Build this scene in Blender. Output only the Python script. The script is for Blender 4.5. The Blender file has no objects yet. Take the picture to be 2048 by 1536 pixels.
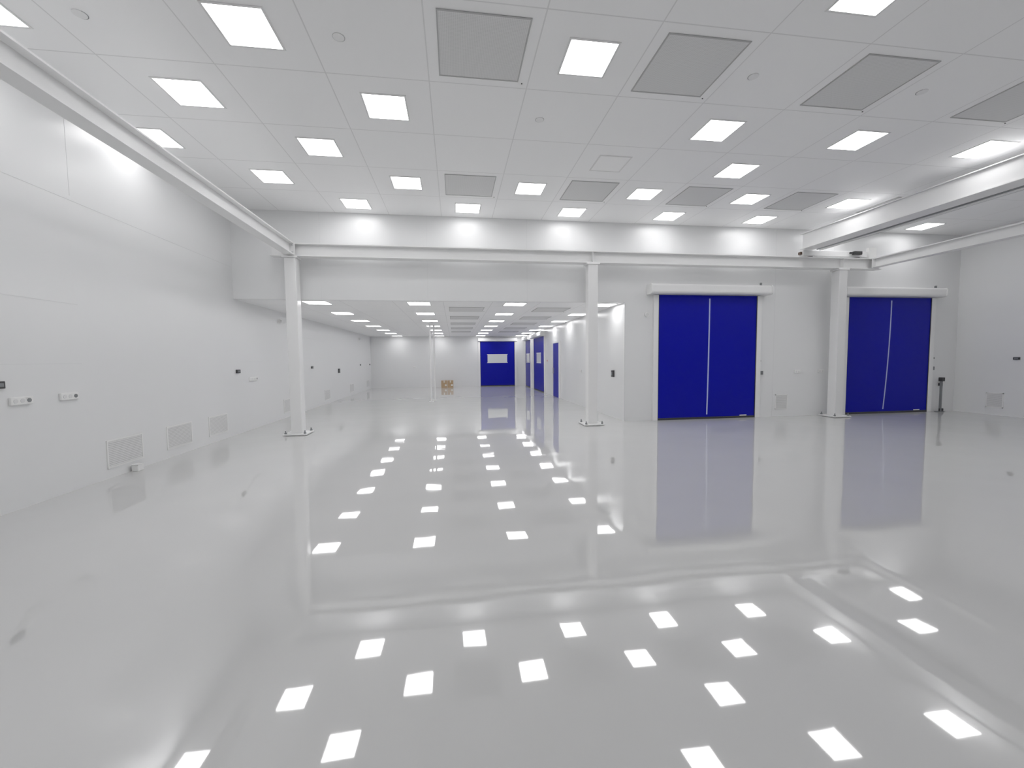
import bpy, bmesh, math, random
from mathutils import Matrix, Vector
random.seed(4)
S=bpy.context.scene
S.view_settings.view_transform='Standard'
S.view_settings.gamma=1.22
COL=S.collection
# ------------------------------------------------------------------ dimensions
H=5.022; YW=10.13; XL=-4.88; XR=14.4; YB=-7.0; HH=3.04; XH=4.32; YF=25.3
def gx(i): return -0.842+1.2*i
def gy(j): return 4.727+1.2*j
# ------------------------------------------------------------------ materials
def mat(name,col,rough=.5,metal=0,spec=.5,emit=None,es=0,coat=0):
    m=bpy.data.materials.new(name); m.use_nodes=True
    b=m.node_tree.nodes['Principled BSDF']
    b.inputs['Base Color'].default_value=(*col,1); b.inputs['Roughness'].default_value=rough
    b.inputs['Metallic'].default_value=metal; b.inputs['Specular IOR Level'].default_value=spec
    b.inputs['Coat Weight'].default_value=coat
    if emit: b.inputs['Emission Color'].default_value=(*emit,1); b.inputs['Emission Strength'].default_value=es
    return m
def N(m,t,**k):
    n=m.node_tree.nodes.new(t)
    for a,b in k.items(): setattr(n,a,b)
    return n
def L(m,a,b): m.node_tree.links.new(a,b)
def mathn(m,op,a,b=None,c=None):
    n=N(m,'ShaderNodeMath',operation=op)
    for i,x in enumerate((a,b,c)):
        if x is None: continue
        if isinstance(x,(int,float)): n.inputs[i].default_value=x
        else: L(m,x,n.inputs[i])
    return n.outputs[0]
def noisy(m,base,amt,scale,bump=0,bscale=60):
    b=m.node_tree.nodes['Principled BSDF']
    g=N(m,'ShaderNodeNewGeometry'); n=N(m,'ShaderNodeTexNoise'); n.inputs['Scale'].default_value=scale; n.inputs['Detail'].default_value=3
    L(m,g.outputs['Position'],n.inputs['Vector'])
    r=N(m,'ShaderNodeMapRange'); r.inputs[3].default_value=1-amt; r.inputs[4].default_value=1+amt
    L(m,n.outputs[0],r.inputs[0])
    v=N(m,'ShaderNodeVectorMath',operation='SCALE'); v.inputs[0].default_value=base; L(m,r.outputs[0],v.inputs['Scale'])
    L(m,v.outputs[0],b.inputs['Base Color'])
    return m
M_wall=noisy(mat('cleanroom_wall_panel',(.79,.795,.80),.28,spec=.4),(.79,.795,.80),.012,.8)
M_trim=mat('panel_joint',(.72,.725,.73),.5)
M_white=mat('painted_white_steel',(.84,.84,.84),.35)
M_plas=mat('white_plastic',(.85,.85,.84),.35)
M_blue=noisy(mat('blue_pvc_curtain',(.0004,.0025,.30),.38,spec=.15),(.0004,.0025,.30),.06,1.5)
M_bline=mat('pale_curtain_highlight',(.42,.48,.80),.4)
M_dark=mat('dark_plastic',(.02,.02,.022),.4)
M_grey=mat('grey_metal',(.20,.21,.22),.4,.3)
M_alu=mat('aluminium',(.50,.51,.52),.35,.6)
M_vent=mat('vent_louver_grey',(.72,.72,.72),.5)
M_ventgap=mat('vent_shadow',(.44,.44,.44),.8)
M_frame=mat('filter_frame_grey',(.42,.42,.42),.5)
M_rim=mat('light_frame',(.78,.78,.78),.5)
M_dim=mat('unlit_diffuser',(.98,.98,.98),.5)
M_light=mat('led_diffuser',(.9,.9,.9),.5,emit=(1,.995,1),es=10.0)
M_lightH=mat('led_diffuser_low',(.9,.9,.9),.5,emit=(1,.995,1),es=9.5)
M_card=noisy(mat('cardboard',(.46,.31,.17),.8),(.46,.31,.17),.08,6)
M_tape=mat('paper_label',(.8,.78,.72),.6)
M_orange=mat('rubber_buffer_brown',(.10,.06,.04),.6)
M_red=mat('red_button',(.6,.02,.02),.4)
M_win=mat('door_window_pane',(.75,.77,.78),.15)
# filter mesh
M_filt=mat('perforated_filter_face',(.6,.6,.59),.6)
g=N(M_filt,'ShaderNodeNewGeometry'); vo=N(M_filt,'ShaderNodeTexVoronoi'); vo.inputs['Scale'].default_value=55; vo.inputs['Randomness'].default_value=0
L(M_filt,g.outputs['Position'],vo.inputs['Vector'])
cr=N(M_filt,'ShaderNodeMapRange'); cr.inputs[1].default_value=.2; cr.inputs[2].default_value=.45; cr.inputs[3].default_value=.57; cr.inputs[4].default_value=.72
L(M_filt,vo.outputs['Distance'],cr.inputs[0]); cc=N(M_filt,'ShaderNodeCombineColor')
for i in range(3): L(M_filt,cr.outputs[0],cc.inputs[i])
L(M_filt,cc.outputs[0],M_filt.node_tree.nodes['Principled BSDF'].inputs['Base Color'])
# ceiling with panel joints every 1.2 m
def ceiling_mat(name,oy,sy=1.2):
    base=(.95,.95,.955)
    m=mat(name,base,.45,spec=.3); b=m.node_tree.nodes['Principled BSDF']
    g=N(m,'ShaderNodeNewGeometry'); s=N(m,'ShaderNodeSeparateXYZ'); L(m,g.outputs['Position'],s.inputs[0])
    def ln(o,off,per):
        f=mathn(m,'FRACT',mathn(m,'DIVIDE',mathn(m,'SUBTRACT',o,off),per))
        d=mathn(m,'MINIMUM',f,mathn(m,'SUBTRACT',1,f))
        return mathn(m,'LESS_THAN',mathn(m,'MULTIPLY',d,per),.007)
    l=mathn(m,'MAXIMUM',ln(s.outputs[0],-.842-.6-12,1.2),ln(s.outputs[1],oy-12*sy,sy))
    mx=N(m,'ShaderNodeMix',data_type='RGBA'); L(m,l,mx.inputs[0])
    mx.inputs[6].default_value=(*base,1); mx.inputs[7].default_value=(.74,.74,.745,1)
    L(m,mx.outputs[2],b.inputs['Base Color'])
    return m
M_ceil=ceiling_mat('ceiling_panels',4.727-.6)
M_hceil=ceiling_mat('hall_ceiling_panels',10.55-.6,1.17)
# floor : glossy epoxy
FB=(.545,.545,.54)
M_floor=mat('epoxy_floor',FB,.03,spec=.5)
b=M_floor.node_tree.nodes['Principled BSDF']
b.inputs['IOR'].default_value=2.5
g=N(M_floor,'ShaderNodeNewGeometry')
n1=N(M_floor,'ShaderNodeTexNoise'); n1.inputs['Scale'].default_value=1.5; n1.inputs['Detail'].default_value=1; n1.inputs['Roughness'].default_value=.3
L(M_floor,g.outputs['Position'],n1.inputs['Vector'])
n2=N(M_floor,'ShaderNodeTexNoise'); n2.inputs['Scale'].default_value=4; n2.inputs['Detail'].default_value=0
L(M_floor,g.outputs['Position'],n2.inputs['Vector'])
hh=mathn(M_floor,'MULTIPLY_ADD',n2.outputs[0],.13,n1.outputs[0])
bp=N(M_floor,'ShaderNodeBump'); bp.inputs['Strength'].default_value=1; bp.inputs['Distance'].default_value=.0022
L(M_floor,hh,bp.inputs['Height']); L(M_floor,bp.outputs[0],b.inputs['Normal'])
r=N(M_floor,'ShaderNodeMapRange'); r.inputs[3].default_value=.98; r.inputs[4].default_value=1.02; L(M_floor,n1.outputs[0],r.inputs[0])
v=N(M_floor,'ShaderNodeVectorMath',operation='SCALE'); v.inputs[0].default_value=FB; L(M_floor,r.outputs[0],v.inputs['Scale']); L(M_floor,v.outputs[0],b.inputs['Base Color'])
# ------------------------------------------------------------------ mesh helpers
def bx(bm,x0,x1,y0,y1,z0,z1):
    vs=[bm.verts.new((x,y,z)) for x in (x0,x1) for y in (y0,y1) for z in (z0,z1)]
    for f in ((0,1,3,2),(4,6,7,5),(0,4,5,1),(2,3,7,6),(0,2,6,4),(1,5,7,3)): bm.faces.new([vs[i] for i in f])
def finish(name,bm,m,loc=(0,0,0),parent=None,bevel=0,smooth=False):
    bmesh.ops.recalc_face_normals(bm,faces=bm.faces)
    me=bpy.data.meshes.new(name); bm.to_mesh(me); bm.free(); me.materials.append(m)
    if smooth:
        for p in me.polygons: p.use_smooth=True
    o=bpy.data.objects.new(name,me); COL.objects.link(o); o.location=loc
    if parent: o.parent=parent
    if bevel:
        md=o.modifiers.new('bevel','BEVEL'); md.width=bevel; md.segments=2; md.limit_method='ANGLE'
    return o
def boxes(name,bl,m,loc=(0,0,0),parent=None,bevel=0):
    bm=bmesh.new()
    for q in bl: bx(bm,*q)
    return finish(name,bm,m,loc,parent,bevel)
def cyl(bm,c,r,h,axis='Z',seg=24,r2=None):
    M=Matrix.Translation(c)
    if axis=='X': M=M@Matrix.Rotation(math.pi/2,4,'Y')
    if axis=='Y': M=M@Matrix.Rotation(math.pi/2,4,'X')
    bmesh.ops.create_cone(bm,cap_ends=True,segments=seg,radius1=r,radius2=r if r2 is None else r2,depth=h,matrix=M)
def cylo(name,c,r,h,m,parent,axis='Z',seg=24,r2=None,loc=(0,0,0)):
    bm=bmesh.new(); cyl(bm,c,r,h,axis,seg,r2); return finish(name,bm,m,loc,parent)
def extr(name,prof,x0,x1,m,parent,axis='X',loc=(0,0,0),smooth=False):
    bm=bmesh.new()
    P=lambda t,a,z:(t,a,z) if axis=='X' else (a,t,z)
    A=[bm.verts.new(P(x0,a,z)) for a,z in prof]; B=[bm.verts.new(P(x1,a,z)) for a,z in prof]
    n=len(prof)
    for i in range(n): bm.faces.new((A[i],A[(i+1)%n],B[(i+1)%n],B[i]))
    bm.faces.new(A); bm.faces.new(B)
    return finish(name,bm,m,loc,parent,smooth=smooth)
def tag(o,label,cat,group=None):
    o['label']=label; o['category']=cat
    if group: o['group']=group
def st(o,label=None):
    o['kind']='structure'
    if label: o['label']=label
    return o
def dup(src,loc,rotz=None):
    o=src.copy(); COL.objects.link(o); o.location=loc
    if rotz is not None: o.rotation_euler=(0,0,rotz)
    for ch in src.children:
        c=ch.copy(); COL.objects.link(c); c.parent=o; c.matrix_parent_inverse=Matrix()
        for g2 in ch.children:
            k=g2.copy(); COL.objects.link(k); k.parent=c; k.matrix_parent_inverse=Matrix()
    return o
def empty(name,loc):
    o=bpy.data.objects.new(name,None); COL.objects.link(o); o.location=loc; o.empty_display_size=.1; return o
# ------------------------------------------------------------------ room shell
st(boxes('floor',[(XL-.1,XR+.1,YB-.1,YF+.1,-.1,0)],M_floor),'seamless glossy pale grey epoxy floor')
st(boxes('ceiling',[(XL-.1,XR+.1,YB-.1,YW+.1,H,H+.1)],M_ceil),'white panelled cleanroom ceiling with thin joints')
st(boxes('ceiling_hall',[(XL-.1,XH+.1,YW+.1,YF+.1,HH,HH+.1)],M_hceil),'lower white panelled ceiling of the hall')
st(boxes('wall_left',[(XL-.1,XL,YB,YF,0,H)],M_wall),'smooth white panelled wall')
st(boxes('wall_right',[(XR,XR+.1,YB,YW+.1,0,H)],M_wall),'smooth white panelled wall')
st(boxes('wall_back',[(XL,XH,YW,YW+.1,HH,H),(XH,XR,YW,YW+.1,0,H)],M_wall),'white wall above the hall opening and around the doors')
st(boxes('wall_hall_right',[(XH,XH+.1,YW+.1,YF,0,HH)],M_wall),'white wall along the hall')
st(boxes('wall_far',[(XL,XH,YF,YF+.1,0,HH)],M_wall),'white end wall of the hall')
st(boxes('wall_front',[(XL,XR,YB-.1,YB,0,H)],M_wall),'white wall behind')
tn=[0]
def trim(q,label='thin joint between white wall panels'):
    tn[0]+=1; st(boxes('trim_%d'%tn[0],[q],M_trim),label)
e=.002
trim((XL,XL+e,YB,10.1,3.737,3.743)); trim((XL,XL+e,YB,6.2,2.40,2.406)); trim((XL,XL+e,YB,6.2,1.63,1.636))
trim((XL,XL+e,6.194,6.2,3.8,4.8)); trim((XL,XL+e,10.3,11.4,1.63,1.636)); trim((XL,XL+e,12.9,16,2.40,2.406))
for x in (-3.0,-.6,1.8): trim((x,x+.006,YW-e,YW,HH,H))
for x in (8.55,10.3): trim((x,x+.006,YW-e,YW,0,H))
trim((XL,XH,YW-.004,YW,HH,HH+.015),'thin edge of the hall opening')
trim((4.32,4.335,YW-.004,YW,0,HH),'thin corner profile of the hall opening')
# ------------------------------------------------------------------ ceiling lights
def make_light(m,hz):
    o=boxes('ceiling_light',[(-.285,.285,-.285,-.262,-.008,0),(-.285,.285,.262,.285,-.008,0),(-.285,-.262,-.262,.262,-.008,0),(.262,.285,-.262,.262,-.008,0)],M_rim)
    boxes('diffuser',[(-.262,.262,-.262,.262,-.005,0)],m,parent=o)
    return o
main=[(-3,0),(-1,0),(2,0),(-2,1),(0,1),(4,1),(6,1),(8,1),(10,1),(-3,2),(-1,2),(5,2),(-2,3),(0,3),(2,3),(4,3),(6,3),(8,3),(10,3),(-1,4),(1,4),(3,4),(5,4),(7,4),(9,4),(11,4),(9,0),(11,0),
(4,-1),(-2,-1),(0,-1),(8,-1),(10,-1)]
for j in range(-3,-10,-2):
    for i in range(-3,12,3): main.append((i,j))  # unseen rows overhead and behind, invented to even out the light level
L0=make_light(M_light,H); L0.location=(gx(-1),gy(0),H)
for k,(i,j) in enumerate(main):
    o=L0 if (i,j)==(-1,0) else dup(L0,(gx(i),gy(j),H))
    tag(o,'bright square recessed LED panel in the high white ceiling','ceiling light','recessed lights in the high ceiling')
L1=make_light(M_lightH,HH); first=True
for x in (gx(-2),gx(0),gx(2),3.93):
    for k in range(7):
        y=10.55+2.34*k
        if k==0: y=10.6
        if first: o=L1; o.location=(x,y,HH); first=False
        else: o=dup(L1,(x,y,HH))
        tag(o,'bright square recessed LED panel in the low hall ceiling','ceiling light','recessed lights in the low hall ceiling')
D=make_light(M_dim,H); D.location=(gx(3),gy(2),H)
tag(D,'unlit square LED panel with white diffuser in ceiling','ceiling light')
# ------------------------------------------------------------------ filters
def make_filter():
    a=.475; c=.460
    o=boxes('ceiling_filter_grille',[(-a,a,-a,-c,-.010,0),(-a,a,c,a,-.010,0),(-a,-c,-c,c,-.010,0),(c,a,-c,c,-.010,0)],M_frame)
    boxes('perforated_face',[(-c,c,-c,c,-.006,0)],M_filt,parent=o)
    cylo('screw',(a+.05,a+.03,-.004),.009,.008,M_dark,o,seg=10)
    return o
F0=make_filter(); fl=[(1,0),(3,0),(5,0),(7,0),(1,3),(3,3),(5,3),(7,3),(9,3),(5,-4),(1,-4),(9,-4)]
for k,(i,j) in enumerate(fl):
    if k==0: o=F0; o.location=(gx(i),gy(j),H)
    else: o=dup(F0,(gx(i),gy(j),H))
    tag(o,'grey square perforated air filter grille in the high ceiling','air vent','air filter grilles in the high ceiling')
for x in (gx(1),gx(3)):
    for k in range(5):
        o=dup(F0,(x,11.72+2.34*k,HH)); tag(o,'grey square air filter grille in low hall ceiling','air vent','air filter grilles in the hall ceiling')
# ------------------------------------------------------------------ sprinkler caps
sp=cylo('ceiling_sprinkler',(0,0,-.004),.058,.008,M_white,None,seg=32)
sp.location=(-3.54,4.75,H)
cylo('rim_gap_shadow',(0,.006,-.0015),.062,.003,M_grey,sp,seg=32)  # off-centre grey disc draws the shadow line in the gap round the cover
pts=[(-3.54,4.75),(-1.14,4.74),(1.26,5.96),(3.65,4.76),(6.04,4.76)]
for k,(x,y) in enumerate(pts):
    o=sp if k==0 else dup(sp,(x,y,H))
    tag(o,'small round white flush sprinkler cover in the ceiling','sprinkler','flush sprinkler covers')
# ------------------------------------------------------------------ steel columns
def make_col(x):
    o=empty('steel_column',(x,9.8,0))
    w=.12
    boxes('shaft',[(-w,w,-w,w,.04,3.88)],M_white,parent=o,bevel=.012)
    boxes('cap_plate',[(-.16,.16,-.14,.14,3.88,3.92)],M_white,parent=o,bevel=.004)
    p=boxes('base_plate',[(-.25,.25,-.25,.25,.012,.04),(-.2,.2,-.2,.2,0,.012)],M_white,parent=o,bevel=.004)
    for sx in (-.2,.2):
        for sy in (-.2,.2):
            bm=bmesh.new(); cyl(bm,(sx,sy,.055),.026,.03,seg=6); cyl(bm,(sx,sy,.08),.013,.06,seg=10)
            finish('bolt',bm,M_grey,parent=p)
    return o
C0=make_col(-3.5)
tag(C0,'white square steel column with bolted base plate','column','crane frame columns')
for x in (3.335,10.15):
    o=dup(C0,(x,9.8,0)); tag(o,'white square steel column with bolted base plate','column','crane frame columns')
# ------------------------------------------------------------------ beams
def ibeam(name,a0,a1,cen,z0,z1,w,axis,loc=(0,0,0),parent=None,tf=.02,tw=.014):
    if axis=='X': q=[(a0,a1,cen-w/2,cen+w/2,z0,z0+tf),(a0,a1,cen-w/2,cen+w/2,z1-tf,z1),(a0,a1,cen-tw/2,cen+tw/2,z0+tf,z1-tf)]
    else: q=[(cen-w/2,cen+w/2,a0,a1,z0,z0+tf),(cen-w/2,cen+w/2,a0,a1,z1-tf,z1),(cen-tw/2,cen+tw/2,a0,a1,z0+tf,z1-tf)]
    return boxes(name,q,M_white,loc,parent)
cb=ibeam('steel_crossbeam',-3.9,11.3,9.8,3.92,4.2,.24,'X')
tag(cb,'long white steel I-beam resting on three columns','beam')
for x in (-3.5,3.335,10.15,11.1):
    boxes('stiffener',[(x-.006,x+.006,9.69,9.793,3.94,4.18)],M_white,parent=cb)
lb=ibeam('steel_runway_beam',YB+.02,9.67,-3.5,3.94,4.2,.2,'Y'); tag(lb,'long white steel I-beam joining the crossbeam end','beam')
pl=boxes('end_plate',[(-3.62,-3.38,9.67,9.68,3.94,4.2)],M_white,parent=lb)
for sx in (-.07,.07):
    for z in (4.0,4.14): cylo('bolt',(-3.5+sx,9.66,z),.014,.02,M_alu,lb,'Y',6)
rb=ibeam('steel_runway_beam',YB+.02,9.67,11.1,3.96,4.2,.2,'Y'); tag(rb,'white steel I-beam joining the crossbeam beside overhead crane','beam')
boxes('end_plate',[(10.98,11.22,9.67,9.68,3.95,4.2)],M_white,parent=rb)
# ------------------------------------------------------------------ overhead crane bridge
cr_=empty('overhead_crane',(9.3,9.8,4.2)); tag(cr_,'white overhead crane bridge with dark cable track and end carriage','crane')
def cbx(n,q,m,bevel=0): return boxes(n,[(a-9.3,b-9.3,c-9.8,d-9.8,e_-4.2,f-4.2) for a,b,c,d,e_,f in q],m,parent=cr_,bevel=bevel)
cbx('bridge_girder',[(8.95,9.22,YB+.1,9.72,4.40,4.76)],M_white,.01)
cbx('girder_flange',[(8.90,9.27,YB+.1,9.75,4.385,4.40),(8.90,9.27,YB+.1,9.75,4.76,4.775)],M_white)
cbx('cable_track',[(9.34,9.37,YB+.1,9.7,4.38,4.41)],M_grey)
cbx('cable_track',[(9.49,9.51,YB+.1,9.7,4.38,4.41)],M_grey)
cbx('trolley_rail',[(9.42,9.46,YB+.1,9.7,4.37,4.41)],M_white)
cbx('support_arm',[(9.22,9.50,y,y+.03,4.42,4.44) for y in (-4,-2,0,2,3.5,5,6.5,8,9.4)],M_alu)
cbx('end_carriage',[(9.0,10.9,9.74,9.88,4.24,4.38)],M_white,.008)
for x in (9.25,10.65):
    o=cylo('wheel',(x-9.3,0.0,.055),.055,.07,M_dark,cr_,'Y',24)
cbx('drive_motor',[(10.42,10.66,9.65,9.74,4.28,4.37),(10.32,10.42,9.67,9.72,4.30,4.35)],M_dark,.015)
cbx('buffer',[(8.94,9.0,9.77,9.85,4.27,4.34)],M_orange,.01)
cbx('control_box',[(11.0,11.22,9.78,9.88,4.22,4.5)],M_plas,.01)
# ------------------------------------------------------------------ roll-up doors
def roll_profile(d,h,z):
    pr=[(0,z),(0,z+h)]
    r=min(d,h)*.25
    for k in range(0,9):
        a=math.pi/2-k*math.pi/16; pr.append((-(d-r)-r*math.cos(a),z+h-r+r*math.sin(a)))
    for k in range(0,9):
        a=-k*math.pi/16; pr.append((-(d-r)-r*math.cos(a),z+r+r*math.sin(a)))
    return pr
def roll_door(n,x0,x1,zt,hx0,hx1,window=None,bend=0,line=True,yloc=YW,hd=.28,hh=.24):
    w=x1-x0
    o=empty('door_%d'%n,((x0+x1)/2,yloc,0)); st(o); c=(x0+x1)/2
    X0,X1=x0-c,x1-c
    boxes('curtain',[(X0,X1,-.04,-.025,.05,zt)],M_blue,parent=o)
    boxes('bottom_bar',[(X0,X1,-.05,-.02,.0,.055)],M_dark,parent=o,bevel=.005)
    boxes('side_frame',[(X0-.13,X0,-.065,0,0,zt)],M_white,parent=o,bevel=.006)
    boxes('side_frame',[(X1,X1+.13,-.065,0,0,zt)],M_white,parent=o,bevel=.006)
    boxes('frame_seal',[(X0-.005,X0+.02,-.05,-.04,0,zt),(X1-.02,X1+.005,-.05,-.04,0,zt)],M_dark,parent=o)
    extr('roller_housing',roll_profile(hd,hh,zt+.01),hx0-c,hx1-c,M_white,o)
    extr('housing_end_cap',roll_profile(hd+.012,hh+.014,zt+.003),hx0-c-.012,hx0-c+.02,M_plas,o)
    extr('housing_end_cap',roll_profile(hd+.012,hh+.014,zt+.003),hx1-c-.02,hx1-c+.012,M_plas,o)
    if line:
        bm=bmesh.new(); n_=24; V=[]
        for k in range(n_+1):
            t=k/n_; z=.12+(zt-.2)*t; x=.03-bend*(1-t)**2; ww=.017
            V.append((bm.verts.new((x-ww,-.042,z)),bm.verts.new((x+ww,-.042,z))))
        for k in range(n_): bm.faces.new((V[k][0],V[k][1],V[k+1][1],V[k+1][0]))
        finish('curtain_highlight',bm,M_bline,parent=o)  # painted highlight: pale strip standing for light reflected off the curtain
        boxes('pull_tab',[(X1-.45,X1-.25,-.054,-.05,.06,.085)],M_plas,parent=o)
        boxes('door_sensor',[(hx1-c-.28,hx1-c-.24,-.2,-.16,zt+hh+.01,zt+hh+.08)],M_grey,parent=o)
    if window:
        a,b_,z0,z1=window
        boxes('window_pane',[(a-c,b_-c,-.052,-.04,z0,z1)],M_win,parent=o)
        boxes('window_frame',[(a-c-.03,b_-c+.03,-.055,-.041,z0-.03,z0),(a-c-.03,b_-c+.03,-.055,-.041,z1,z1+.03)],M_plas,parent=o)
    return o
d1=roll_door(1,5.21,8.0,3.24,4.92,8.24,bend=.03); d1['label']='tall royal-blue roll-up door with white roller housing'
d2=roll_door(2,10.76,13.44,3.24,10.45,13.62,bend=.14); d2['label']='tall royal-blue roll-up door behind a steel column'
d3=roll_door(3,1.56,3.68,2.72,1.45,3.8,window=(2.01,3.21,1.45,1.92),line=False,yloc=YF,hd=.2,hh=.2); d3['label']='blue roll-up door with wide window at hall end'
def side_door(n,ya,yb,zt,window=True):
    w=yb-ya
    o=roll_door(n,-w/2,w/2,zt,-w/2-.15,w/2+.15,window=(-.5,.5,1.45,1.92) if window else None,line=False,yloc=0,hd=.25,hh=.22)
    o.location=(XH,(ya+yb)/2,0); o.rotation_euler=(0,0,-math.pi/2); o['label']='blue roll-up door with window in hall side wall'
side_door(4,19.5,22.1,2.72); side_door(5,23.1,24.7,2.72)
o=empty('door_6',(XH,17.15,0)); st(o); o['label']='blue hinged single door with white frame'
boxes('door_leaf',[(-.05,-.01,-.5,.5,.01,2.3)],M_blue,parent=o)
boxes('door_frame',[(-.07,0,-.57,-.5,0,2.37),(-.07,0,.5,.57,0,2.37),(-.07,0,-.5,.5,2.3,2.37)],M_white,parent=o)
boxes('door_handle',[(-.10,-.05,.38,.40,1.0,1.25)],M_alu,parent=o)
# ------------------------------------------------------------------ wall vents
def make_vent(w,h,n,label,group,loc,rot):
    o=boxes('wall_vent',[(-w/2,w/2,-.012,0,-h/2,-h/2+.022),(-w/2,w/2,-.012,0,h/2-.022,h/2),(-w/2,-w/2+.022,-.012,0,-h/2,h/2),(w/2-.022,w/2,-.012,0,-h/2,h/2)],M_plas,loc=loc)
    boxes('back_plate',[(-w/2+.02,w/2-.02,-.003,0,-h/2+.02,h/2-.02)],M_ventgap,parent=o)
    bm=bmesh.new(); p=(h-.044)/n
    for k in range(n):
        z=-h/2+.022+p*k
        vs=[(-w/2+.022,-.010,z+p*.1),(w/2-.022,-.010,z+p*.1),(w/2-.022,-.004,z+p*.85),(-w/2+.022,-.004,z+p*.85)]
        f=bm.faces.new([bm.verts.new(v) for v in vs])
    finish('louvers',bm,M_vent,parent=o)
    o.rotation_euler=(0,0,rot); tag(o,label,'air vent',group); return o
RL=math.pi/2
V0=None
for y in (6.83,8.06,9.28,12.95,16.75,20.6,24.3):
    if V0 is None: V0=make_vent(.68,.40,14,'rectangular white louvred return air vent low on wall','low wall return air vents',(XL,y,.34),RL)
    else:
        o=dup(V0,(XL,y,.34),RL)
make_vent(.37,.40,14,'small square louvred vent low beside blue door','low wall return air vents',(8.82,YW,.4),0)
make_vent(.37,.40,14,'small square louvred vent low on plain wall','low wall return air vents',(XR,9.2,.4),-math.pi/2)
# ------------------------------------------------------------------ sockets
def socket(n,loc,rot,label):
    w=.075*n
    o=boxes('wall_socket',[(-w/2-.01,w/2+.01,-.03,0,-.045,.045)],M_plas,loc=loc,bevel=.006)
    for k in range(n):
        x=-w/2+.0375+.075*k
        cylo('socket_insert',(x,-.031,0),.024,.006,M_vent if k<n-1 or n<3 else M_grey,o,'Y',20)
    o.rotation_euler=(0,0,rot); tag(o,label,'socket','wall power sockets')
socket(3,(XL,5.38,1.22),RL,'white triple power socket on white wall')
socket(3,(XL,5.97,1.22),RL,'white triple power socket on white wall')
socket(5,(XL,10.85,1.22),RL,'long white multi power socket on white wall')
socket(2,(9.27,YW,1.22),0,'white double power socket beside the blue door')
socket(2,(10.0,YW,1.22),0,'white double power socket near steel column')
socket(2,(XH,13.8,1.2),-RL,'white double power socket on hall wall')
socket(2,(-2.37,YF,1.22),0,'white double power socket on far wall')
def ctrl(loc,rot,w,h,label,m=M_dark,d=.05,m2=M_grey):
    o=boxes('wall_switch',[(-w/2,w/2,-d,0,-h/2,h/2)],m,loc=loc,bevel=.005)
    boxes('switch_button',[(-w*.3,w*.3,-d-.008,-d,-h*.25,h*.25)],m2,parent=o)
    o.rotation_euler=(0,0,rot); tag(o,label,'switch','wall switches and controls'); return o
for y,z,w in ((5.15,1.41,.13),(10.15,1.42,.16),(15.1,1.42,.16),(22.5,1.42,.14),(24.9,1.41,.12)): ctrl((XL,y,z),RL,w,.08,'small dark rectangular control box on white wall',d=.03)
ctrl((XL,18.4,1.22),RL,.15,.18,'dark isolator switch on white wall')
ctrl((XH,10.85,1.21),-RL,.13,.18,'dark isolator switch on hall corner wall')
ctrl((8.15,YW,1.52),0,.05,.04,'tiny dark button on blue door frame',d=.02)
ctrl((8.2,YW,1.2),0,.08,.1,'small grey push button beside blue door',m=M_grey,d=.03)
ctrl((13.63,YW,1.54),0,.07,.05,'tiny dark button beside blue door',d=.02)
ctrl((13.63,YW,1.25),0,.08,.1,'small grey push button beside blue door',m=M_grey,d=.03)
ctrl((13.9,YW,.78),0,.1,.08,'small dark box low beside blue door')
ctrl((XH,18.9,1.55),-RL,.12,.14,'red emergency button on hall wall',m=M_plas,m2=M_red,d=.03)
ctrl((XR,8.80,1.52),-RL,.13,.065,'small dark rectangular control box on plain wall',d=.03)
def sounder(loc,rot):
    o=cylo('wall_alarm',(0,-.03,0),.06,.06,M_plas,None,'Y',28,loc=loc); cylo('alarm_lens',(0,-.07,0),.035,.03,M_vent,o,'Y',20)
    o.rotation_euler=(0,0,rot); tag(o,'small round white alarm sounder high on wall','alarm','round wall alarms')
sounder((4.9,YW,2.74),0); sounder((XL,12.5,2.76),RL); sounder((XL,22.3,2.76),RL)
o=boxes('floor_box',[(-.045,.045,-.06,.06,.0,.09)],M_plas,loc=(XL+.08,6.93,0),bevel=.01); tag(o,'small white box on the floor against wall','box')
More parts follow.
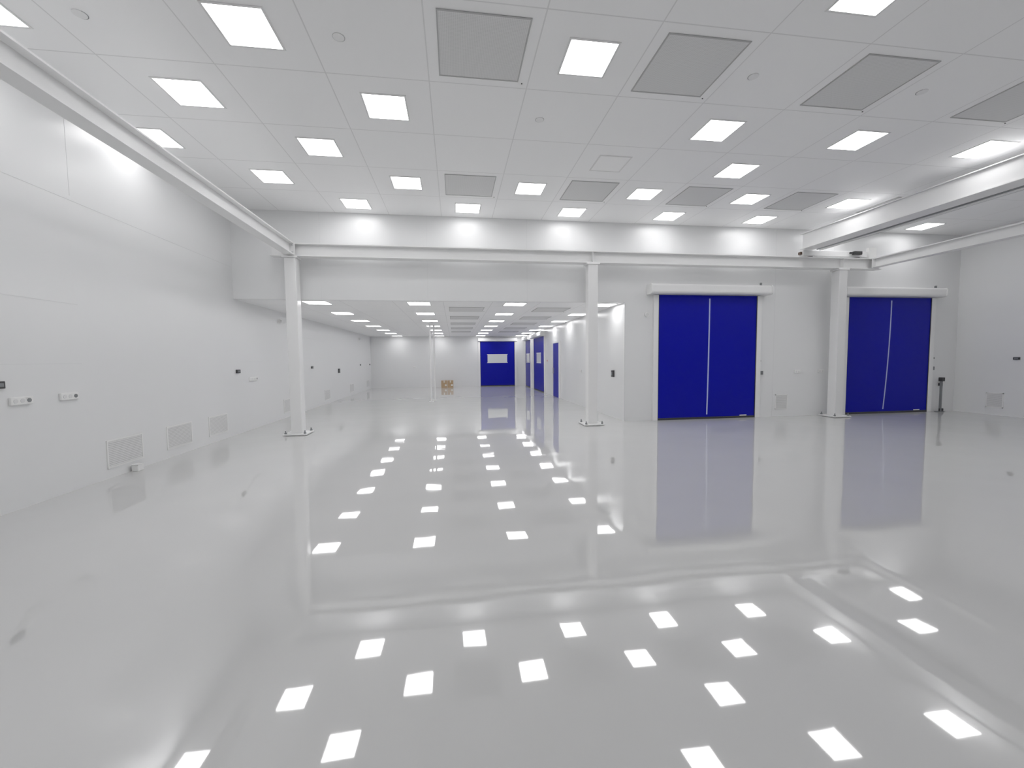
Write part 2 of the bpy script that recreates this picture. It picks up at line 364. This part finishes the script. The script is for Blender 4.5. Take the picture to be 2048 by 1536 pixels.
boxes('box_lid',[(-.048,.048,-.063,.063,.09,.10)],M_rim,parent=o)
o=empty('lever_post',(13.78,10.0,0)); tag(o,'dark grey upright lever post beside blue door','post')
boxes('post_base',[(-.12,.08,-.06,.06,0,.02)],M_grey,parent=o)
bm=bmesh.new(); bx(bm,-.022,.022,-.022,.022,.02,.9)
boxes('post_head',[(-.04,.06,-.05,.05,.88,.99)],M_dark,parent=o,bevel=.01)
finish('post_shaft',bm,M_grey,parent=o)
boxes('lever_foot',[(-.03,.10,-.02,.02,.02,.10)],M_dark,parent=o,bevel=.01)
# ------------------------------------------------------------------ hall poles, boxes
def pole(x,y):
    o=cylo('service_pole',(0,0,HH/2),.035,HH,M_white,None,seg=20,loc=(x,y,0)); cylo('pole_flange',(0,0,.01),.08,.02,M_white,o)
    cylo('pole_flange',(0,0,HH-.01),.08,.02,M_white,o)
    tag(o,'slim white vertical service pole in the hall','pole','slim hall poles')
pole(-.92,16.4); pole(-.80,17.0)
for k,x in enumerate((-.62,-.26)):
    o=boxes('cardboard_box',[(-.17,.17,-.17,.17,0,.42)],M_card,loc=(x,24.7,0),bevel=.004)
    boxes('packing_tape',[(-.03,.03,-.172,-.17,.3,.42)],M_tape,parent=o); boxes('paper_label',[(.04,.14,-.172,-.17,.1,.2)],M_tape,parent=o)
    tag(o,'tan cardboard box on the floor by far wall','box','cardboard boxes')
# ------------------------------------------------------------------ world + camera
w=bpy.data.worlds.new('world'); S.world=w; w.use_nodes=True; w.node_tree.nodes['Background'].inputs[0].default_value=(.6,.6,.62,1); w.node_tree.nodes['Background'].inputs[1].default_value=.5
cam=bpy.data.cameras.new('camera'); co=bpy.data.objects.new('camera',cam); COL.objects.link(co); S.camera=co
cam.sensor_width=36; cam.lens=826.69/2048*36; cam.clip_start=.02; cam.clip_end=200
co.matrix_world=Matrix.Translation((0,0,1.632))@Matrix.Rotation(-.1376,4,'Z')@Matrix.Rotation(math.pi/2-.0598,4,'X')@Matrix.Rotation(-.0102,4,'Z')
